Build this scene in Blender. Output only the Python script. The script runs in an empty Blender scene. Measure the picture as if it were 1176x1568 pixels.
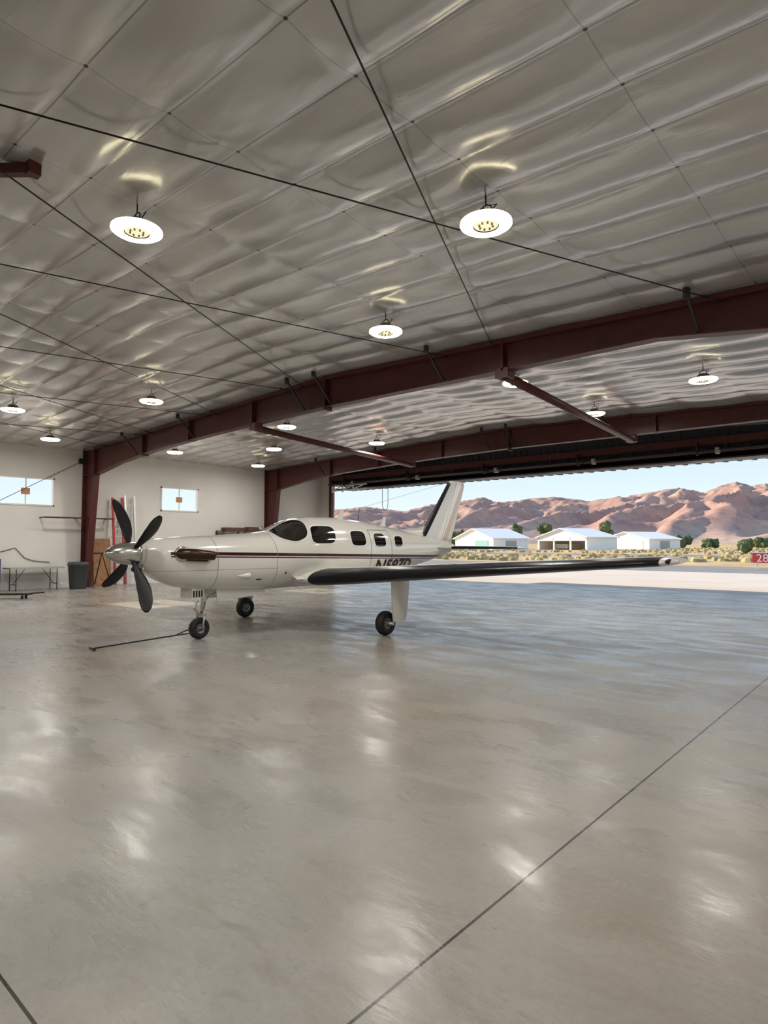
import bpy, bmesh, math, random
import numpy as np
from mathutils import Vector, noise, Matrix
random.seed(7)
S = bpy.context.scene
COL = S.collection
S.view_settings.view_transform = 'Standard'

# ------------------------------------------------------------------ materials
def mat(name, col, rough=0.5, metal=0.0, emis=None, estr=0.0, coat=0.0, spec=0.5, var=0.0, vscale=4.0, bump=0.0, bscale=30.0):
    m = bpy.data.materials.new(name); m.use_nodes = True
    nt = m.node_tree; b = nt.nodes['Principled BSDF']
    b.inputs['Base Color'].default_value = (*col, 1)
    b.inputs['Roughness'].default_value = rough
    b.inputs['Metallic'].default_value = metal
    b.inputs['Specular IOR Level'].default_value = spec
    b.inputs['Coat Weight'].default_value = coat
    if emis:
        b.inputs['Emission Color'].default_value = (*emis, 1)
        b.inputs['Emission Strength'].default_value = estr
    if var > 0 or bump > 0:
        tc = nt.nodes.new('ShaderNodeTexCoord')
        n = nt.nodes.new('ShaderNodeTexNoise'); n.inputs['Scale'].default_value = vscale
        n.inputs['Detail'].default_value = 5
        nt.links.new(tc.outputs['Object'], n.inputs['Vector'])
        if var > 0:
            r = nt.nodes.new('ShaderNodeValToRGB')
            r.color_ramp.elements[0].position = 0.3; r.color_ramp.elements[1].position = 0.7
            r.color_ramp.elements[0].color = (*[c*(1-var) for c in col], 1)
            r.color_ramp.elements[1].color = (*[min(1, c*(1+var)) for c in col], 1)
            nt.links.new(n.outputs['Fac'], r.inputs['Fac'])
            nt.links.new(r.outputs['Color'], b.inputs['Base Color'])
        if bump > 0:
            n2 = nt.nodes.new('ShaderNodeTexNoise'); n2.inputs['Scale'].default_value = bscale
            nt.links.new(tc.outputs['Object'], n2.inputs['Vector'])
            bp = nt.nodes.new('ShaderNodeBump'); bp.inputs['Strength'].default_value = bump
            bp.inputs['Distance'].default_value = 0.02
            nt.links.new(n2.outputs['Fac'], bp.inputs['Height'])
            nt.links.new(bp.outputs['Normal'], b.inputs['Normal'])
    return m

class NT:
    """tiny node helper"""
    def __init__(s, m): s.m = m; s.nt = m.node_tree; s.b = s.nt.nodes['Principled BSDF']
    def new(s, t, **kw):
        n = s.nt.nodes.new(t)
        for k, v in kw.items(): setattr(n, k, v)
        return n
    def link(s, a, b): s.nt.links.new(a, b)
    def math(s, op, a, b=None, c=None):
        n = s.new('ShaderNodeMath', operation=op)
        for i, v in enumerate((a, b, c)):
            if v is None: continue
            if isinstance(v, (int, float)): n.inputs[i].default_value = v
            else: s.link(v, n.inputs[i])
        return n.outputs[0]
    def mix(s, f, a, b):
        n = s.new('ShaderNodeMix', data_type='RGBA')
        for sock, v in ((n.inputs[0], f), (n.inputs[6], a), (n.inputs[7], b)):
            if isinstance(v, tuple): sock.default_value = (*v, 1)
            elif isinstance(v, (int, float)): sock.default_value = v
            else: s.link(v, sock)
        return n.outputs[2]
    def xyz(s):
        tc = s.new('ShaderNodeTexCoord'); sp = s.new('ShaderNodeSeparateXYZ')
        s.link(tc.outputs['Object'], sp.inputs[0]); s.tc = tc
        return sp.outputs
    def noise(s, scale, detail=4, rough=0.5, mp=None, dist=0.0):
        n = s.new('ShaderNodeTexNoise'); n.inputs['Scale'].default_value = scale
        n.inputs['Detail'].default_value = detail; n.inputs['Roughness'].default_value = rough
        n.inputs['Distortion'].default_value = dist
        if mp:
            m = s.new('ShaderNodeMapping'); m.inputs['Scale'].default_value = mp
            s.link(s.tc.outputs['Object'], m.inputs[0]); s.link(m.outputs[0], n.inputs['Vector'])
        else: s.link(s.tc.outputs['Object'], n.inputs['Vector'])
        return n.outputs['Fac']
    def ramp(s, f, stops):
        r = s.new('ShaderNodeValToRGB'); cr = r.color_ramp
        while len(cr.elements) < len(stops): cr.elements.new(0.5)
        for e, (p, c) in zip(cr.elements, stops):
            e.position = p; e.color = (*c, 1) if isinstance(c, tuple) else (c, c, c, 1)
        s.link(f, r.inputs[0]); return r.outputs[0]

M = {}
M['red'] = mat('red_primer_steel', (0.078, 0.0125, 0.010), 0.45, var=0.2)
M['dark'] = mat('dark_steel', (0.015, 0.015, 0.017), 0.5)
M['black'] = mat('black_rubber', (0.010, 0.010, 0.011), 0.6)
M['blackgloss'] = mat('black_composite', (0.008, 0.008, 0.009), 0.42, spec=.3)
M['boot'] = mat('deice_boot', (0.006, 0.006, 0.008), 0.28, spec=.35)
M['chrome'] = mat('polished_metal', (0.62, 0.60, 0.58), 0.2, 1.0)
M['alu'] = mat('aluminium', (0.6, 0.6, 0.6), 0.35, 0.9)
M['hub'] = mat('wheel_hub', (0.28, 0.27, 0.25), 0.45, 0.4)
M['white'] = mat('white_paint', (0.76, 0.75, 0.71), 0.25, coat=0.3)
M['wallw'] = mat('wall_liner_white', (0.80, 0.775, 0.73), 0.55, var=0.04, vscale=1.0)
M['trimw'] = mat('trim_white', (0.84, 0.82, 0.79), 0.5)
M['corr'] = mat('corrugated_dark', (0.045, 0.045, 0.045), 0.5, 0.3)
M['glassdark'] = mat('tinted_window', (0.010, 0.008, 0.007), 0.06, coat=0.5)
M['maroon'] = mat('maroon_paint', (0.03, 0.008, 0.014), 0.3)
M['exh'] = mat('exhaust_heat_stained', (0.07, 0.045, 0.03), 0.3, 0.9)
M['binm'] = mat('bin_plastic', (0.045, 0.05, 0.055), 0.5)
M['ply'] = mat('plywood', (0.36, 0.18, 0.08), 0.6, var=0.25, vscale=6)
M['wood'] = mat('brown_wood', (0.11, 0.06, 0.032), 0.6, var=0.2)
M['blue'] = mat('blue_enamel', (0.03, 0.05, 0.16), 0.4)
M['redlad'] = mat('red_fibreglass', (0.45, 0.025, 0.018), 0.4)
M['table'] = mat('table_plastic', (0.42, 0.41, 0.39), 0.5)
M['signred'] = mat('sign_red', (0.75, 0.05, 0.04), 0.4)
M['signw'] = mat('sign_white', (0.9, 0.9, 0.88), 0.4)
M['led'] = mat('led_ring', (1, 1, 1), 0.5, emis=(1.0, 0.96, 0.89), estr=172)
M['ledside'] = mat('led_rim', (1, .9, .6), 0.5, emis=(1.0, 0.88, 0.58), estr=10)
M['ledc'] = mat('led_center', (.8, .7, .5), 0.5, emis=(1.0, 0.88, 0.55), estr=.9)
M['lampm'] = mat('lamp_housing', (0.22, 0.20, 0.16), 0.4, 0.3)
M['leaf'] = mat('foliage', (0.075, 0.105, 0.035), 0.8, var=0.4, vscale=3)
M['bark'] = mat('bark', (0.10, 0.07, 0.05), 0.8)
M['sage'] = mat('sagebrush', (0.44, 0.34, 0.16), 0.9, var=0.45, vscale=0.15)
M['bldg'] = mat('building_white', (0.94, 0.92, 0.89), 0.5)
M['roofw'] = mat('building_roof', (0.93, 0.92, 0.90), 0.8, spec=.1)
M['teal'] = mat('teal_door', (0.25, 0.55, 0.45), 0.5)
M['paper'] = mat('window_sticker', (0.62, 0.33, 0.14), 0.7)

# ------------------------------------------------------------------ mesh builder
class MB:
    def __init__(s): s.v = []; s.f = []; s.mi = []; s.sm = []; s.mats = []
    def m(s, key):
        mm = M[key]
        if mm not in s.mats: s.mats.append(mm)
        return s.mats.index(mm)
    def add(s, vs, fs, key, smooth=False):
        o = len(s.v); s.v += [tuple(p) for p in vs]; i = s.m(key)
        for f in fs: s.f.append([o+a for a in f]); s.mi.append(i); s.sm.append(smooth)
    def box(s, lo, hi, key):
        x0, y0, z0 = lo; x1, y1, z1 = hi
        vs = [(x0,y0,z0),(x1,y0,z0),(x1,y1,z0),(x0,y1,z0),(x0,y0,z1),(x1,y0,z1),(x1,y1,z1),(x0,y1,z1)]
        s.add(vs, [(3,2,1,0),(4,5,6,7),(0,1,5,4),(1,2,6,5),(2,3,7,6),(3,0,4,7)], key)
    def hexa(s, a, b, key):
        """a,b: 4-point loops"""
        s.add(list(a)+list(b), [(3,2,1,0),(4,5,6,7),(0,1,5,4),(1,2,6,5),(2,3,7,6),(3,0,4,7)], key)
    def beam(s, p, q, w, h, key, up=(0,0,1)):
        p = Vector(p); q = Vector(q); d = (q-p).normalized(); u = Vector(up)
        if abs(d.dot(u)) > .98: u = Vector((1,0,0))
        r = d.cross(u).normalized()*w/2; t = r.cross(d).normalized()*h/2
        L = lambda c: [c-r-t, c+r-t, c+r+t, c-r+t]
        s.hexa(L(p), L(q), key)
    def tube(s, pts, rad, key, n=10, cap=True, smooth=True):
        pts = [Vector(p) for p in pts]
        rads = rad if isinstance(rad, (list, tuple)) else [rad]*len(pts)
        vs = []; fs = []
        ref = None
        for i, p in enumerate(pts):
            a = pts[max(0, i-1)]; b = pts[min(len(pts)-1, i+1)]
            d = (b-a).normalized()
            if ref is None:
                ref = Vector((0,0,1)) if abs(d.z) < .9 else Vector((1,0,0))
            r = d.cross(ref).normalized(); t = r.cross(d).normalized(); ref = t
            for k in range(n):
                an = 2*math.pi*k/n
                vs.append(p + (r*math.cos(an)+t*math.sin(an))*rads[i])
        for i in range(len(pts)-1):
            for k in range(n):
                fs.append((i*n+k, i*n+(k+1)%n, (i+1)*n+(k+1)%n, (i+1)*n+k))
        s.add(vs, fs, key, smooth)
        if cap:
            m = len(pts)-1
            s.add(vs[:n], [tuple(range(n))[::-1]], key); s.add(vs[m*n:], [tuple(range(n))], key)
    def lathe(s, c, axis, prof, key, n=32, smooth=True, keys=None):
        """prof: list of (r, t) along axis; keys: material key per segment"""
        c = Vector(c); ax = Vector(axis).normalized()
        ref = Vector((0,0,1)) if abs(ax.z) < .9 else Vector((1,0,0))
        r = ax.cross(ref).normalized(); t = ax.cross(r).normalized()
        rings = [[c+ax*h+(r*math.cos(2*math.pi*k/n)+t*math.sin(2*math.pi*k/n))*max(rr, 1e-4) for k in range(n)] for rr, h in prof]
        for i in range(len(prof)-1):
            s.add(rings[i]+rings[i+1], [(k, (k+1)%n, n+(k+1)%n, n+k) for k in range(n)], keys[i] if keys else key, smooth)
    def grid(s, rows, key, smooth=True, closed=False, keyf=None):
        nr = len(rows); nc = len(rows[0]); o = len(s.v)
        for r in rows: s.v += [tuple(p) for p in r]
        for i in range(nr-1):
            for j in range(nc if closed else nc-1):
                k = keyf(i, j) if keyf else key
                s.f.append([o+i*nc+j, o+i*nc+(j+1)%nc, o+(i+1)*nc+(j+1)%nc, o+(i+1)*nc+j]); s.mi.append(s.m(k)); s.sm.append(smooth)
    def make(s, name, parent=None, fix=True, merge=True):
        me = bpy.data.meshes.new(name); me.from_pydata(s.v, [], s.f)
        for m in s.mats: me.materials.append(m)
        me.polygons.foreach_set('material_index', s.mi); me.polygons.foreach_set('use_smooth', s.sm)
        if fix:
            bm = bmesh.new(); bm.from_mesh(me)
            if merge: bmesh.ops.remove_doubles(bm, verts=bm.verts, dist=1e-5)
            bmesh.ops.recalc_face_normals(bm, faces=bm.faces); bm.to_mesh(me); bm.free()
        me.update()
        ob = bpy.data.objects.new(name, me); COL.objects.link(ob)
        if parent:
            ob.parent = parent; ob.location = -parent.location
        return ob

def empty(name, loc):
    e = bpy.data.objects.new(name, None); e.location = loc; COL.objects.link(e); return e

# ------------------------------------------------------------------ camera
H = 1.55
cam = bpy.data.objects.new('camera', bpy.data.cameras.new('camera')); COL.objects.link(cam)
cam.location = (0, 0, H)
pt = math.radians(2.9); yaw = math.radians(41.4)
d = Vector((-math.sin(yaw)*math.cos(pt), math.cos(yaw)*math.cos(pt), math.sin(pt)))
cam.rotation_euler = d.to_track_quat('-Z', 'Y').to_euler()
cam.data.sensor_fit = 'VERTICAL'; cam.data.sensor_height = 36; cam.data.sensor_width = 27
cam.data.lens = 36*948/1568
cam.data.clip_end = 20000
S.camera = cam

# ------------------------------------------------------------------ hangar dims
XL, XR, YB, YF = -23.0, 3.4, -7.0, 21.3
RX = -10.2
def zc(x): return 5.38-abs(x-RX)*0.034

# floor -------------------------------------------------------------------
fm = mat('polished_concrete', (0.4, 0.4, 0.38), 0.3, spec=.5); N = NT(fm); x, y, z = N.xyz()[:3]
big = N.noise(0.3, 5, 0.55); med = N.noise(1.0, 6, 0.55, dist=0.3); fine = N.noise(26, 6, 0.7)
c1 = N.ramp(big, [(0.35, (0.325, 0.283, 0.232)), (0.60, (0.37, 0.36, 0.335))])
c2 = N.ramp(med, [(0.28, (0.70, 0.70, 0.70)), (0.70, (1.06, 1.06, 1.06))])
mm = N.new('ShaderNodeMix', data_type='RGBA', blend_type='MULTIPLY'); mm.inputs[0].default_value = 0.7
N.link(c1, mm.inputs[6]); N.link(c2, mm.inputs[7])
c3 = N.ramp(fine, [(0.3, 0.84), (0.7, 1.06)])
m3 = N.new('ShaderNodeMix', data_type='RGBA', blend_type='MULTIPLY'); m3.inputs[0].default_value = 0.75
N.link(mm.outputs[2], m3.inputs[6]); N.link(c3, m3.inputs[7])
# brownish trowel / tyre swirls, sparse
sw = N.math('MULTIPLY', N.ramp(N.noise(1.0, 3, .5, mp=(2.0, 5.5, 1), dist=1.8), [(.52, 0.0), (.74, 1.0)]), N.ramp(N.noise(.55, 2), [(.48, 0.0), (.66, 1.0)]))
base = N.mix(N.math('MULTIPLY', sw, .5), m3.outputs[2], (0.16, 0.13, 0.10))
spots = N.ramp(N.noise(3.2, 2, .5), [(.74, 0.0), (.80, 1.0)])
base = N.mix(N.math('MULTIPLY', spots, .3), base, (0.12, 0.10, 0.08))
def line(coord, pos, w): return N.math('LESS_THAN', N.math('ABSOLUTE', N.math('SUBTRACT', coord, pos)), w)
j = line(x, -1.46, 0.0065)
for pos in (-8.8, -16.1): j = N.math('MAXIMUM', j, line(x, pos, 0.005))
for pos in (0.815, 15.5): j = N.math('MAXIMUM', j, line(y, pos, 0.006))
col = N.mix(j, base, (0.035, 0.028, 0.024)); N.link(col, N.b.inputs['Base Color'])
streak = N.noise(1.0, 5, 0.6, mp=(1.1, 2.6, 1), dist=0.5)
rg = N.ramp(streak, [(0.36, 0.20), (0.64, 0.40)]); N.link(rg, N.b.inputs['Roughness'])
bp = N.new('ShaderNodeBump'); bp.inputs['Strength'].default_value = 0.3; bp.inputs['Distance'].default_value = 0.010
N.link(N.noise(1.0, 7, 0.62, mp=(2.8, 7.5, 1), dist=0.4), bp.inputs['Height']); N.link(bp.outputs[0], N.b.inputs['Normal'])
M['floor'] = fm
b = MB(); b.box((XL-.2, YB-.2, -0.15), (XR+.2, YF+.15, 0), 'floor'); b.make('floor')

# ceiling -----------------------------------------------------------------
cm = mat('insulation_film', (0.4, 0.39, 0.37), 0.3); N = NT(cm); x, y, z = N.xyz()[:3]
def near(coord, off, sp, w):
    t = N.math('DIVIDE', N.math('SUBTRACT', coord, off), sp)
    fr = N.math('ABSOLUTE', N.math('SUBTRACT', t, N.math('ROUND', t)))
    return N.math('LESS_THAN', fr, w/sp)
sy = near(y, 1.9, 0.69, 0.006); sx = near(x, -4.7, 1.52, 0.005)
pin = N.math('MULTIPLY', near(y, 1.9, 0.69, 0.015), near(x, -4.7, 1.52, 0.015))
base = N.ramp(N.noise(0.8, 4), [(0.3, (0.605, 0.60, 0.59)), (0.7, (0.685, 0.68, 0.67))])
cc = N.mix(N.math('MULTIPLY', sy, 0.55), base, (0.12, 0.115, 0.11))
cc = N.mix(N.math('MULTIPLY', sx, 0.4), cc, (0.15, 0.14, 0.13))
cc = N.mix(N.math('MULTIPLY', pin, 0.9), cc, (0.05, 0.05, 0.05))
N.link(cc, N.b.inputs['Base Color'])
N.b.inputs['Roughness'].default_value = 0.23; N.b.inputs['Metallic'].default_value = 0.52
bp = N.new('ShaderNodeBump'); bp.inputs['Strength'].default_value = 0.4; bp.inputs['Distance'].default_value = 0.02
w1 = N.noise(1.0, 4, 0.55, mp=(1.3, 3.4, 1), dist=0.8); N.link(w1, bp.inputs['Height']); N.link(bp.outputs[0], N.b.inputs['Normal'])
M['film'] = cm
b = MB(); rows = []
nx = 320; ny = 492
for iy in range(ny+1):
    yy = YB+(YF+.1-YB)*iy/ny; r = []
    for ix in range(nx+1):
        xx = XL-.1+(XR-XL+.2)*ix/nx
        k = math.floor((yy-1.9)/0.69); kx = math.floor((xx+4.7)/1.52)
        amp = 0.072+0.038*noise.noise(Vector((k*1.7, kx*2.1, 0)))
        fy = ((yy-1.9)/0.69) % 1.0; fx = ((xx+4.7)/1.52) % 1.0
        sag = (math.sin(math.pi*fy**1.2))**0.65
        sgx = 0.40+0.60*abs(math.sin(math.pi*fx))**.55
        zz = zc(xx)-amp*sag*sgx-0.012*(1+noise.noise(Vector((xx*1.2, yy*2.0, 3))))
        r.append((xx, yy, zz))
    rows.append(r)
b.grid(rows, 'film')
b.add([(XL-.3, YB-.3, 5.7), (XR+.3, YB-.3, 5.7), (XR+.3, YF+.3, 5.7), (XL-.3, YF+.3, 5.7)], [(0,1,2,3)], 'corr')
b.make('ceiling', fix=False)

# walls -------------------------------------------------------------------
WZ = 5.7
b = MB()
wins = [(6.8, 8.6), (12.6, 14.3)]; wz0, wz1 = 2.84, 3.82
ys = [YB-.2, wins[0][0], wins[0][1], wins[1][0], wins[1][1], YF+.15]
for i in range(5):
    if i in (1, 3):
        b.box((XL-.12, ys[i], 0), (XL, ys[i+1], wz0), 'wallw'); b.box((XL-.12, ys[i], wz1), (XL, ys[i+1], WZ), 'wallw')
    else: b.box((XL-.12, ys[i], 0), (XL, ys[i+1], WZ), 'wallw')
b.make('wall_left')
b = MB(); b.box((XR, YB-.2, 0), (XR+.15, YF+.15, WZ), 'wallw'); b.make('wall_right')
b = MB(); b.box((XL, YB-.15, 0), (XR, YB, WZ), 'wallw'); b.make('wall_back')
DX0, DX1, DZ = -22.15, 2.7, 4.5
b = MB(); b.box((XL, YF, 0), (DX0, YF+.12, WZ), 'wallw'); b.box((DX1, YF, 0), (XR, YF+.12, WZ), 'wallw')
b.box((DX0, YF, DZ), (DX1, YF+.12, WZ), 'corr')
for i in range(90): # corrugation ribs
    xx = DX0+.15+i*.275
    if xx < DX1-.1: b.box((xx, YF-.03, DZ), (xx+.09, YF, 5.1), 'corr')
b.make('wall_front')
b = MB(); b.box((XL, YB, 0), (XL+.02, YF, .14), 'trimw'); b.make('baseboard_left')
for i, (a, c) in enumerate(wins):
    b = MB(); t = .05
    for lo, hi in (((XL-.13, a, wz0), (XL+.03, c, wz0+t)), ((XL-.13, a, wz1-t), (XL+.03, c, wz1)),
                   ((XL-.13, a, wz0), (XL+.03, a+t, wz1)), ((XL-.13, c-t, wz0), (XL+.03, c, wz1))):
        b.box(lo, hi, 'trimw')
    mc = (a+c)/2
    b.box((XL-.09, mc-.02, wz0), (XL-.05, mc+.02, wz1), 'trimw')
    b.box((XL-.05, mc-.15, 3.22), (XL-.045, mc+.13, 3.44), 'paper')
    b.make('window_%d' % (i+1))

# steel rigid frames --------------------------------------------------------
def frame(Y, name):
    b = MB(); fw = .11
    # bottom / top edge of rafter
    pts = [(-22.05, 3.98), (-20.3, 4.24), (-18.0, 4.43), (-15.0, 4.56), (-12.9, 4.61), (RX, 4.66), (-5.6, 4.64), (-3.0, 4.64), (-0.4, 4.30), (2.45, 3.95)]
    top = lambda x: zc(x)-.03
    for (xa, za), (xb, zb) in zip(pts[:-1], pts[1:]):
        b.hexa([(xa, Y-.006, za), (xb, Y-.006, zb), (xb, Y-.006, top(xb)), (xa, Y-.006, top(xa))],
               [(xa, Y+.006, za), (xb, Y+.006, zb), (xb, Y+.006, top(xb)), (xa, Y+.006, top(xa))], 'red')
        b.hexa([(xa, Y-fw, za-.02), (xb, Y-fw, zb-.02), (xb, Y-fw, zb), (xa, Y-fw, za)],
               [(xa, Y+fw, za-.02), (xb, Y+fw, zb-.02), (xb, Y+fw, zb), (xa, Y+fw, za)], 'red')
        b.hexa([(xa, Y-fw, top(xa)-.09), (xb, Y-fw, top(xb)-.09), (xb, Y-fw, top(xb)), (xa, Y-fw, top(xa))],
               [(xa, Y+fw, top(xa)-.09), (xb, Y+fw, top(xb)-.09), (xb, Y+fw, top(xb)), (xa, Y+fw, top(xa))], 'red')
    for sgn, xo, xi0, xi1 in ((1, XL+.08, XL+.42, -22.05), (-1, XR-.08, XR-.42, 2.45)):
        # web (column + knee)
        b.hexa([(xo, Y-.006, 0), (xi0, Y-.006, 0), (xi1, Y-.006, 3.98), (xo, Y-.006, 3.98)],
               [(xo, Y+.006, 0), (xi0, Y+.006, 0), (xi1, Y+.006, 3.98), (xo, Y+.006, 3.98)], 'red')
        b.hexa([(xo, Y-.006, 3.98), (xi1, Y-.006, 3.98), (xi1, Y-.006, top(xi1)), (xo, Y-.006, top(xo))],
               [(xo, Y+.006, 3.98), (xi1, Y+.006, 3.98), (xi1, Y+.006, top(xi1)), (xo, Y+.006, top(xo))], 'red')
        b.hexa([(xo-.02, Y-fw, 0), (xo+.02, Y-fw, 0), (xo+.02, Y+fw, 0), (xo-.02, Y+fw, 0)],
               [(xo-.02, Y-fw, top(xo)), (xo+.02, Y-fw, top(xo)), (xo+.02, Y+fw, top(xo)), (xo-.02, Y+fw, top(xo))], 'red')
        b.hexa([(xi0-.02, Y-fw, 0), (xi0+.02, Y-fw, 0), (xi0+.02, Y+fw, 0), (xi0-.02, Y+fw, 0)],
               [(xi1-.02, Y-fw, 3.98), (xi1+.02, Y-fw, 3.98), (xi1+.02, Y+fw, 3.98), (xi1-.02, Y+fw, 3.98)], 'red')
        b.box((min(xo, xi1), Y-fw, 3.97), (max(xo, xi1), Y+fw, 3.99), 'red')
        b.box((xi1-.02, Y-fw, 3.95), (xi1+.02, Y+fw, top(xi1)), 'red')
        b.box((min(xo, xi0)-.05, Y-.16, 0), (max(xo, xi0)+.05, Y+.16, .025), 'red')
    # splice / stiffener plates
    for xs, ex in ((RX, .06), (-15.9, .0), (-5.6, .0), (-12.9, 0), (-18.6, .03), (-1.0, .0)):
        zb = np.interp(xs, [p[0] for p in pts], [p[1] for p in pts])
        b.box((xs-.018, Y-fw-.01, zb-.03-ex), (xs+.018, Y+fw+.01, top(xs)), 'red')
        if ex:
            for q in range(6):
                zz = zb+.05+q*.11
                for s in (-1, 1): b.tube([(xs-.05, Y+s*.07, zz), (xs+.05, Y+s*.07, zz)], .014, 'dark', 6)
    # flange braces
    for xs in (-18.9, -15.6, -10.9, -10.0, -6.9, -2.4, .6):
        zb = np.interp(xs, [p[0] for p in pts], [p[1] for p in pts])
        b.beam((xs, Y-.08, zb+.02), (xs, Y-.62, zc(xs)-.12), .035, .035, 'dark')
        b.tube([(xs, Y-.62, zc(xs)-.18), (xs, Y-.62, zc(xs)-.02)], .05, 'dark', 10)
    return b.make(name)
for fy, nm in ((17.8, 'steel_rigid_frame'), (9.63, 'steel_rigid_frame.001'), (0.80, 'steel_rigid_frame.002')):
    frame(fy, nm)

# struts between frames 1 and 2
for p, q in (((-12.87, 9.63, 4.50), (-14.35, 17.8, 4.44)), ((-5.61, 9.63, 4.54), (-6.28, 17.8, 4.48))):
    b = MB(); b.tube([p, q], .085, 'red', 12)
    for e in (p, q): b.box((e[0]-.13, e[1]-.12, e[2]-.05), (e[0]+.13, e[1]+.12, e[2]+.12), 'red')
    b.make('pipe_strut')
b = MB(); b.beam((-6.34, 2.14, 5.15), (-7.7, 0.92, 5.12), .08, .10, 'red')
b.box((-6.40, 2.05, 5.08), (-6.30, 2.16, 5.21), 'red')
b.make('roof_strut')

# bracing rods
def rod(name, x1, x0, y1=9.55, y0=.95):
    b = MB(); p = (x1, y1, zc(x1)-.15); q = (x0, y0, zc(x0)-.15)
    b.tube([p, q], .0085, 'dark', 8)
    for a, c in ((p, q), (q, p)):
        a = Vector(a); c = Vector(c); dd = (c-a).normalized()
        b.tube([a, a+dd*.22], .017, 'dark', 8)
        b.tube([a+dd*.3, a+dd*.34], .03, 'dark', 8)
    b.make(name)
for x1, x0 in ((-2.1, -5.75), (-5.8, -2.0), (-10.9, -6.0), (-6.81, -9.5), (-14.5, -9.65), (-11.3, -13.3), (-18, -13.5), (-14.8, -17), (-21, -17.2), (-18.4, -21)):
    rod('bracing_rod', x1, x0)
b = MB(); b.tube([(XL+.1, 9.45, 4.5), (XL+.1, 2.1, .1)], .01, 'dark', 8); b.box((XL+.04, 9.38, 4.42), (XL+.16, 9.55, 4.6), 'dark'); b.box((XL, 2.0, 0.02), (XL+.16, 2.2, .16), 'dark'); b.make('wall_bracing_rod')

# bifold door folded up under its header ---------------------------------
D = empty('door_1', (-9.7, YF, 4.3))
b = MB()
b.box((DX0, YF-.28, 4.62), (DX1, YF-.10, 4.84), 'red'); b.box((DX0, YF-.28, 4.38), (DX1, YF-.10, 4.46), 'red')
for i in range(18):
    xx = DX0+.1+i*1.45
    if xx < DX1:
        b.box((xx, YF-.24, 4.44), (xx+.08, YF-.14, 4.64), 'dark')
        if i % 3 == 0: b.beam((xx+.04, YF-.2, 4.45), (min(xx+1.45, DX1), YF-.2, 4.65), .04, .04, 'dark')
b.tube([(DX0+.1, YF-.42, 4.42), (DX1-.1, YF-.42, 4.42)], .03, 'dark', 8)
for i in range(7):
    xx = DX0+1.2+i*3.9
    if xx > DX1-.3: continue
    b.tube([(xx, YF-.42, 4.42), (xx+.2, YF-.42, 4.42)], .08, 'black', 14)
    b.box((xx-.05, YF-.46, 4.3), (xx-.02, YF-.25, 4.7), 'red')
    b.box((xx+.5, YF-.5, 4.30), (xx+.60, YF-.3, 4.48), 'table')
b.make('header_truss', D)
b = MB()
for (ya, za, yb, zb) in ((YF+.14, 4.42, YF+1.5, 4.32), (YF+1.5, 4.26, YF+.14, 4.20)):
    b.hexa([(DX0, ya, za), (DX1, ya, za), (DX1, yb, zb), (DX0, yb, zb)], [(DX0, ya, za+.05), (DX1, ya, za+.05), (DX1, yb, zb+.05), (DX0, yb, zb+.05)], 'corr')
for i in range(60):
    xx = DX0+.1+i*.415
    if xx < DX1-.1:
        b.hexa([(xx, YF+.14, 4.17), (xx+.12, YF+.14, 4.17), (xx+.12, YF+1.5, 4.23), (xx, YF+1.5, 4.23)],
               [(xx, YF+.14, 4.21), (xx+.12, YF+.14, 4.21), (xx+.12, YF+1.5, 4.27), (xx, YF+1.5, 4.27)], 'corr')
b.box((DX0, YF+.13, 4.13), (DX1, YF+.17, 4.20), 'alu')
b.make('folded_panels', D)
b = MB()
b.box((DX0-.12, YF-.16, 0), (DX0+.05, YF, 4.8), 'red'); b.box((DX1-.05, YF-.16, 0), (DX1+.12, YF, 4.8), 'red')
b.make('jambs', D)
b = MB()
for i in range(3):
    b.beam((-21.9+i*.7, YF-.3, 4.14), (-21.2+i*.7, YF-.3, 4.30), .04, .04, 'trimw')
    b.box((-21.92+i*.7, YF-.32, 4.02), (-21.86+i*.7, YF-.26, 4.34), 'trimw')
b.beam((-21.9, YF-.3, 4.12), (-19.6, YF-.3, 4.12), .05, .06, 'trimw'); b.beam((-21.9, YF-.3, 4.32), (-19.6, YF-.3, 4.32), .04, .05, 'trimw')
b.make('track_rail', D)
b = MB(); pts = []
for i in range(25):
    a = math.pi*i/24
    pts.append((-18.4-.17*math.cos(a), YF-.35, 3.35-.3*math.sin(a)))
pts = [(-18.57, YF-.35, 4.4)]+pts+[(-18.23, YF-.35, 4.4)]
b.tube(pts, .012, 'dark', 6); b.make('hanging_rope_loop')

# high-bay lamps ------------------------------------------------------------
def lamp(X, Y):
    Z = zc(X)-.36; b = MB(); c = (X, Y, Z)
    b.lathe(c, (0,0,1), [(0.0001, .012), (.125, .012), (.135, .0), (.235, 0), (.265, .018), (.262, .04), (.20, .055), (.12, .06), (.11, .13), (.075, .15), (.0001, .15)],
            'led', 36, keys=['ledc', 'lampm', 'led', 'ledside', 'ledside', 'lampm', 'lampm', 'lampm', 'lampm', 'lampm'])
    for k in range(8):
        a = 2*math.pi*k/8
        b.tube([(X+.07*math.cos(a), Y+.07*math.sin(a), Z+.012), (X+.07*math.cos(a), Y+.07*math.sin(a), Z-.004)], .011, 'lampm', 8)
    b.tube([(X-.07, Y, Z+.12), (X-.06, Y, Z+.20), (X, Y, Z+.225), (X+.06, Y, Z+.20), (X+.07, Y, Z+.12)], .008, 'dark', 6)
    b.tube([(X, Y, Z+.22), (X, Y, Z+.33)], .008, 'dark', 6)
    b.tube([(X+.02, Y+.02, Z+.14), (X+.10, Y+.05, Z+.22), (X+.03, Y+.08, Z+.25)], .006, 'black', 6)
    b.make('high_bay_lamp')
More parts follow.
